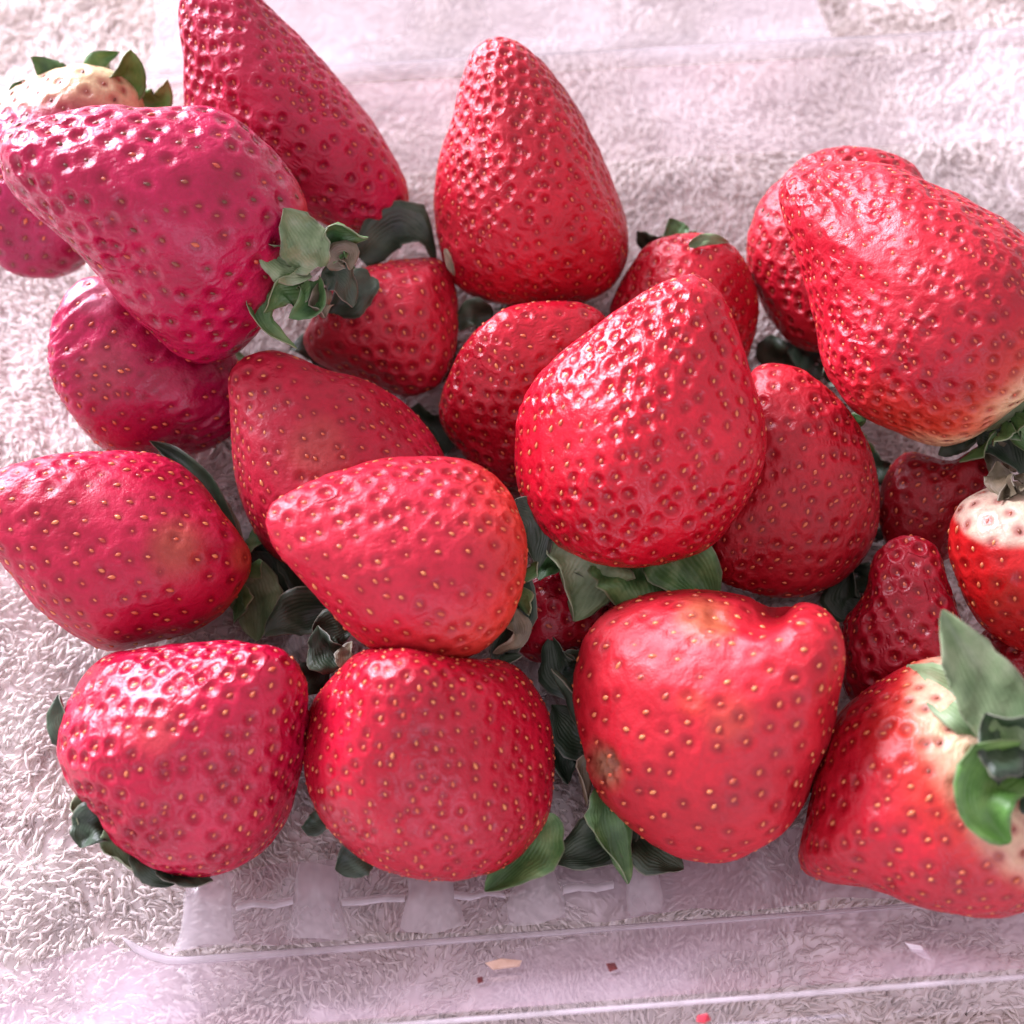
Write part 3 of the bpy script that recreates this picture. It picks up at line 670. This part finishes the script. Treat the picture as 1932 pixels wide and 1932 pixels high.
def calyx(b, auto=7, ln=0.42, colour='g', stalk=True, back=0.15):
    """hub at the stalk end with short sepals spreading behind the shoulder"""
    base = b.world(b.local(np.array([1e-3]), np.array([0.0])))[0]
    Aw = frame_vec(b, -b.A); Aw /= np.linalg.norm(Aw)
    s1 = frame_vec(b, b.B1); s1 /= np.linalg.norm(s1); s2 = np.cross(Aw, s1)
    rb = b.size * b.D
    V, F = [], []
    rows = ((0.0, 0.9), (0.10, 0.75), (0.17, 0.35), (0.20, -0.3))
    for rr_, hh_ in rows:
        for k in range(10):
            a = k / 10 * 2 * math.pi; V.append(np.array(base - b.loc) + (s1 * math.cos(a) + s2 * math.sin(a)) * rb * rr_ + Aw * hh_ * 0.0016)
    for j in range(3):
        for k in range(10): F.append((j * 10 + k, j * 10 + (k + 1) % 10, (j + 1) * 10 + (k + 1) % 10, (j + 1) * 10 + k))
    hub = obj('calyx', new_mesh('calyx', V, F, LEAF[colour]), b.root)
    b.hub = hub
    r = np.random.default_rng(b.s['seed'] + 77)
    for k in range(auto):
        a = k / auto * 2 * math.pi + r.uniform(-0.25, 0.25); rad = s1 * math.cos(a) + s2 * math.sin(a); tan = np.cross(Aw, rad)
        L = rb * ln * r.uniform(0.8, 1.15); t = np.linspace(0, 1, 9)
        cl = (base - b.loc)[None] + rad[None] * (rb * 0.12 + L * t)[:, None] + Aw[None] * (0.0010 + L * (back * t + 0.10 * np.sin(3 * t)))[:, None]
        w = sepal_profile(t) * L * r.uniform(0.5, 0.65)
        obj('sepal', leaf_mesh(cl, w, np.tile(tan, (9, 1)), np.tile(Aw, (9, 1)), LEAF[colour], 0.2, int(r.integers(1e6))), hub)
    if stalk:
        V, F = [], []
        for j in range(4):
            c = base - b.loc + Aw * (0.0008 + 0.0016 * j) + s1 * 0.0006 * math.sin(j)
            for k in range(8):
                a = k / 8 * 2 * math.pi; V.append(c + (s1 * math.cos(a) + s2 * math.sin(a)) * (0.0013 - 0.00015 * j))
        for j in range(3):
            for k in range(8): F.append((j * 8 + k, j * 8 + (k + 1) % 8, (j + 1) * 8 + (k + 1) % 8, (j + 1) * 8 + k))
        F.append(tuple(range(24, 32)))
        obj('stalk', new_mesh('stalk', V, F, LEAF['o'] if b.s['name'] == 'B20' else LEAF[colour]), hub)

SHORT = {'B4': (0, .4), 'B22': (0, .4), 'B2': (0, .4), 'B20': (3, .25), 'B12': (4, .34)}
for b in placed:
    a, ln = SHORT.get(b.s['name'], (6, 0.36))
    calyx(b, a, ln, 'o' if b.s['name'] == 'B20' else 'g')

def first_hit(p, skip=None):
    d = Vector(ray(*p)); best = None
    for o in placed:
        if o is skip: continue
        h = o.full.ray_cast(Vector(CAM), d)
        if h[0] is not None and (best is None or h[3] < best): best = h[3]
    return best
def sepal(name, pts, w, col='g', mode='o', roll=0, lift=1.6, cup=0.2, serr=0.02, tw=1.0):
    """a sepal drawn along its centre line; depth from the fruit it lies on (mode o), from its own
    fruit's front (mode f), or mm in front of (+) / behind (-) its own fruit's middle"""
    b = BER[name]; n = 15; P2 = cspline(pts, n)
    dep = np.empty(n)
    for i, p in enumerate(P2):
        if mode == 'o':
            h = first_hit(p, b); dd = (h if h else b.D + 0.006) - lift / 1000; dep[i] = min(max(dd, b.D - 0.012), b.D + 0.010)
        elif mode == 'f':
            h = first_hit(p); dd = (h if h else 9) - lift / 1000; dep[i] = min(dd, b.D)
        elif isinstance(mode, tuple): dep[i] = b.D - (mode[0] + (mode[1] - mode[0]) * i / (n - 1)) / 1000
        else: dep[i] = b.D - mode / 1000
    for _ in range(4): dep = np.concatenate([[dep[0]], (dep[:-2] + 2 * dep[1:-1] + dep[2:]) / 4, [dep[-1]]])
    cl = np.array([CAM + ray(*p) * d for p, d in zip(P2, dep)])
    tg = np.gradient(cl, axis=0); tg /= np.linalg.norm(tg, axis=1)[:, None]
    vw = CAM - cl; vw /= np.linalg.norm(vw, axis=1)[:, None]
    sd = np.cross(tg, vw); sd /= np.linalg.norm(sd, axis=1)[:, None]; up = np.cross(sd, tg)
    a = (np.radians(roll) + tw * np.linspace(-0.25, 0.75, n) * (1 if w % 4 < 2 else -1))[:, None]; sd2 = sd * np.cos(a) + up * np.sin(a); up2 = up * np.cos(a) - sd * np.sin(a)
    t = np.linspace(0, 1, n); wd = sepal_profile(t) * w * 0.000104
    obj('sepal', leaf_mesh(cl - b.loc, wd, sd2, up2, LEAF[col], cup, hash(str(pts)) % 9999 if False else int(sum(pts[0]) * 7 + w) % 9999, serr), b.hub)

# the curled grey-green calyx in the middle of the heap
sepal('B2', [(600,505),(565,450),(535,393)], 95, 'p', (14, 17), 10)
sepal('B2', [(585,510),(530,495),(492,455)], 73, 'p', (12, 16), -20)
sepal('B2', [(580,525),(525,540),(498,590)], 76, 'g', (11, 13), 25, cup=0.35)
sepal('B2', [(560,530),(490,545),(495,610),(560,658)], 56, 'g', (10, 12), 15)
sepal('B2', [(600,530),(590,570),(545,600)], 61, 'g', (11, 14), -30, cup=0.4)
sepal('B2', [(610,540),(600,575),(612,600)], 49, 'o', (10, 13), 30)
sepal('B2', [(600,490),(635,440),(695,448)], 67, 'g', (11, 14), -25, cup=0.35)
sepal('B2', [(610,510),(640,530),(665,580)], 73, 'd', (9, 8), 20)
sepal('B2', [(615,500),(650,480),(660,510)], 49, 'o', (12, 13), 0)
sepal('B6', [(680,490),(740,435),(790,445),(822,495)], 101, 'd', 'o', 15, 3)
sepal('B6', [(700,520),(660,560),(620,590)], 77, 'd', 'f', 0, 2)
sepal('B6', [(840,470),(850,500),(858,520)], 15, 'o', 'f', 0, 3)
# white-shouldered berry
sepal('B4', [(140,150),(100,140),(58,108)], 62, 'g', (2, 4), 20)
sepal('B4', [(195,150),(178,120),(225,98)], 43, 'g', (0, 4), 30)
sepal('B4', [(225,175),(240,150),(246,94)], 79, 'b', (6, 10), 10)
sepal('B4', [(250,185),(300,195),(316,150)], 50, 'b', (4, 6), 15)
sepal('B4', [(60,160),(35,165),(18,180)], 31, 'g', (1, 2), 30)
# small berry behind
sepal('B14', [(1255,470),(1225,455),(1202,436)], 60, 'd', -3, 20)
sepal('B14', [(1290,460),(1275,440),(1262,412)], 58, 'g', -4, 10)
sepal('B14', [(1300,462),(1335,452),(1375,457)], 25, 'p', 'f', 0, 2)
# glossy berry's skirt of sepals
sepal('B12', [(1080,1000),(1045,1040),(1018,1095)], 86, 'g', 'o', 25, 3)
sepal('B12', [(1120,1010),(1100,1080),(1082,1172)], 156, 'p', (2, 4), 15, 3, serr=.02)
sepal('B12', [(1180,1020),(1200,1090),(1222,1165)], 153, 'g', (1, 2), -10, 2, serr=.02)
sepal('B12', [(1240,1010),(1285,1060),(1352,1140)], 136, 'g', (2, 3), -15, 3, serr=.02)
sepal('B12', [(1150,1020),(1150,1080),(1140,1120)], 156, 'd', (-2, -3), 0, 2)
# under the orange-tinged berry
sepal('B8', [(970,1060),(985,1150),(940,1240),(985,1238)], 57, 'd', (-4, -2), 10)
sepal('B8', [(960,960),(1000,990),(1012,1080)], 77, 'd', (-5, -6), 10)
sepal('B8', [(960,1150),(975,1200),(930,1232)], 44, 'o', (-2, 0), 20)
# lying strawberry at the side
sepal('B9', [(450,1020),(400,930),(340,870),(282,832)], 46, 'd', 'o', 20, 3, cup=.4)
sepal('B9', [(455,1040),(430,970),(395,910)], 29, 'o', 'o', 0, 2)
sepal('B9', [(455,1070),(485,1130),(485,1210)], 106, 'p', (-5, -3), 10)
sepal('B9', [(460,1050),(520,1100),(545,1170)], 77, 'd', (-9, -10), 0)
# corner berry
sepal('B10', [(170,1400),(120,1370),(112,1310)], 53, 'd', -3, 20)
sepal('B10', [(215,1530),(175,1560),(152,1600)], 86, 'd', -2, 10)
sepal('B10', [(180,1500),(150,1520),(148,1575)], 41, 'p', -4, 25)
sepal('B10', [(215,1560),(215,1600),(255,1645)], 48, 'p', -1, 20)
sepal('B10', [(250,1600),(290,1640),(330,1668)], 58, 'd', -2, 15)
sepal('B10', [(300,1625),(345,1655),(402,1662)], 53, 'd', -1, 15)
# round berry with golden seeds
sepal('B11', [(700,1600),(665,1620),(632,1640)], 72, 'd', -4, 0)
sepal('B11', [(620,1540),(590,1555),(568,1560)], 41, 'd', -6, 0)
sepal('B11', [(1020,1530),(1000,1610),(915,1682)], 103, 'g', -3, 10, serr=.02)
sepal('B11', [(660,1270),(655,1235),(665,1210)], 36, 'o', 'o', 10)
sepal('B11', [(640,1260),(615,1225),(600,1180)], 72, 'd', -8, 10)
# cleft berry
sepal('B21', [(1150,1440),(1125,1380),(1080,1300),(1040,1262)], 44, 'd', -1, 40, cup=.4)
sepal('B21', [(1130,1400),(1080,1380),(1040,1330)], 99, 'd', -8, 0)
sepal('B21', [(1140,1450),(1100,1440),(1108,1520)], 40, 'o', 0, 30)
sepal('B21', [(1140,1480),(1140,1560),(1185,1668)], 81, 'g', (0, -3), 20, cup=.35, serr=.02)
sepal('B21', [(1180,1530),(1130,1590),(1040,1630)], 99, 'd', -8, 0)
sepal('B21', [(1190,1560),(1230,1610),(1290,1640)], 88, 'd', -6, 0)
# wedge berry
sepal('B16', [(1880,790),(1920,780),(1960,860)], 110, 'g', (2, 0), 15)
sepal('B16', [(1850,810),(1890,830),(1930,900)], 88, 'd', -3, 0)
sepal('B16', [(1850,810),(1800,838),(1770,858)], 44, 'd', -4, 0)
# big calyx facing up
sepal('B22', [(1925,1425),(1885,1335),(1828,1240),(1778,1150)], 106, 'p', (19, 25), 10, cup=.12, tw=0.2)
sepal('B22', [(1915,1425),(1845,1350),(1780,1300),(1712,1256)], 92, 'p', 'f', -6, 2.4, cup=.1, tw=0.1)
sepal('B22', [(1935,1425),(1900,1385),(1860,1345)], 121, 'd', (20, 24), -15, cup=.4)
sepal('B22', [(1925,1430),(1868,1465),(1862,1530),(1905,1590)], 106, 'b', 'f', 20, 3, cup=.45, serr=.02)
sepal('B22', [(1890,1420),(1960,1400),(2010,1440)], 99, 'g', 'f', 0, 3)
sepal('B22', [(1890,1430),(1935,1480),(1960,1540)], 110, 'd', 'f', 0, 2.5)
# dark sepals in the gaps, most of them added to stand for shade
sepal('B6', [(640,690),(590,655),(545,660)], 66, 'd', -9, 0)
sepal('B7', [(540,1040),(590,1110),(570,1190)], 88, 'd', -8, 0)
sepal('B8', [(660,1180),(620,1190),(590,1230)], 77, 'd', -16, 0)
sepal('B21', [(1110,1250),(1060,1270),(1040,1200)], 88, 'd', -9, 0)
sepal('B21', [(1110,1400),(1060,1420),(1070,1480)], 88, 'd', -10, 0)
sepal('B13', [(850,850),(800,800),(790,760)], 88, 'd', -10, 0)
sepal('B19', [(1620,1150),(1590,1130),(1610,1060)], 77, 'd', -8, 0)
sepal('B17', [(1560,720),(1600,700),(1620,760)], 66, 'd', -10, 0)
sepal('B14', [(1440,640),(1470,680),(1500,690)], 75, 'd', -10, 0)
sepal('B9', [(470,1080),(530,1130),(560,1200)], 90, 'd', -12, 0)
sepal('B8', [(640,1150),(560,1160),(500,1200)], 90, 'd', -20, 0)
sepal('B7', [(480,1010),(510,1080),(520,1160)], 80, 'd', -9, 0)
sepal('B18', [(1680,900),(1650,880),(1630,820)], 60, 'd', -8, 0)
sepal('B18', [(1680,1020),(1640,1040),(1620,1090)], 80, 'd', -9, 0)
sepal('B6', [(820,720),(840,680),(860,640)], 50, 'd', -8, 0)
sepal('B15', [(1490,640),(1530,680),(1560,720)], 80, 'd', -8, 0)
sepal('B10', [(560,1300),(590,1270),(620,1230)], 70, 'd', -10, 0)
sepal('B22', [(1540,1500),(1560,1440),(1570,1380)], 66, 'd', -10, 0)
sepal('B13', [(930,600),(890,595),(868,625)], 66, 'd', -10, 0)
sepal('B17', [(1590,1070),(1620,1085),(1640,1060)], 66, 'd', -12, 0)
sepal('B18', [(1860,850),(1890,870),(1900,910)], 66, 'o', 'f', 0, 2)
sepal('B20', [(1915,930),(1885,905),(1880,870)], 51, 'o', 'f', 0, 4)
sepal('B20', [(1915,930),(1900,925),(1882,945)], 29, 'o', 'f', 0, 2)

# ------------------------------------------------------------------ crumbs and flecks on the punnet's front wall
def crumb(name, pts, z, mat_, label, cat, th=0.0006):
    P = [at_z(u, v, z) for u, v in pts]; c = np.mean(P, 0); n = len(P); V = []
    for k, h in ((1.0, 0), (0.8, th)):
        for i, p in enumerate(P):
            V.append((p - c) * k + np.array([0, 0, h * (0.7 + 0.5 * math.sin(i * 2.3))]))
    F = [tuple(range(n))[::-1], tuple(range(n, 2 * n))] + [(i, (i + 1) % n, n + (i + 1) % n, n + i) for i in range(n)]
    o = obj(name, new_mesh(name, V, F, mat_, False), None, tuple(c)); tag(o, label, cat); return o
M_WHITE = simple_mat('white_fleck', (0.78, 0.75, 0.78), (0.86, 0.84, 0.86), 0.4)
M_TAN = simple_mat('tan_crumb', (0.52, 0.34, 0.24), (0.68, 0.50, 0.40), 0.7)
M_BRN = simple_mat('brown_crumb', (0.10, 0.02, 0.02), (0.22, 0.04, 0.04), 0.6)
M_RED = simple_mat('red_crumb', (0.50, 0.02, 0.05), (0.65, 0.06, 0.08), 0.5)
crumb('fleck', [(1706,1777),(1735,1782),(1752,1795),(1757,1812),(1738,1806),(1718,1791)], 0.0185, M_WHITE, 'small white triangular flake on the clear front wall', 'fleck')  # small white triangle laid on the front wall
crumb('leaf_crumb', [(915,1817),(945,1808),(985,1812),(980,1824),(930,1830)], 0.0165, M_TAN, 'tan dry leaf crumb on the front wall of the punnet', 'crumb', 0.0004)
crumb('brown_crumb', [(1143,1818),(1160,1816),(1166,1828),(1150,1834)], 0.020, M_BRN, 'dark brown speck stuck to the clear front wall', 'crumb')
crumb('speck', [(899,1845),(910,1842),(912,1853),(902,1856)], 0.0205, M_BRN, 'tiny dark speck beside the tan leaf crumb', 'crumb')
crumb('red_crumb', [(1316,1916),(1335,1912),(1342,1924),(1328,1932),(1314,1928)], RZ + 0.0012, M_RED, 'small red fruit crumb on the front rim', 'crumb')
for b in placed: print('DEPTH', b.s['name'], round(b.D, 4), 'z', round(float(b.cw0[2]), 4), 'minz', round(float(b.world(b.local(*b.grid(20, 20)[:2]))[:, 2].min()), 4))
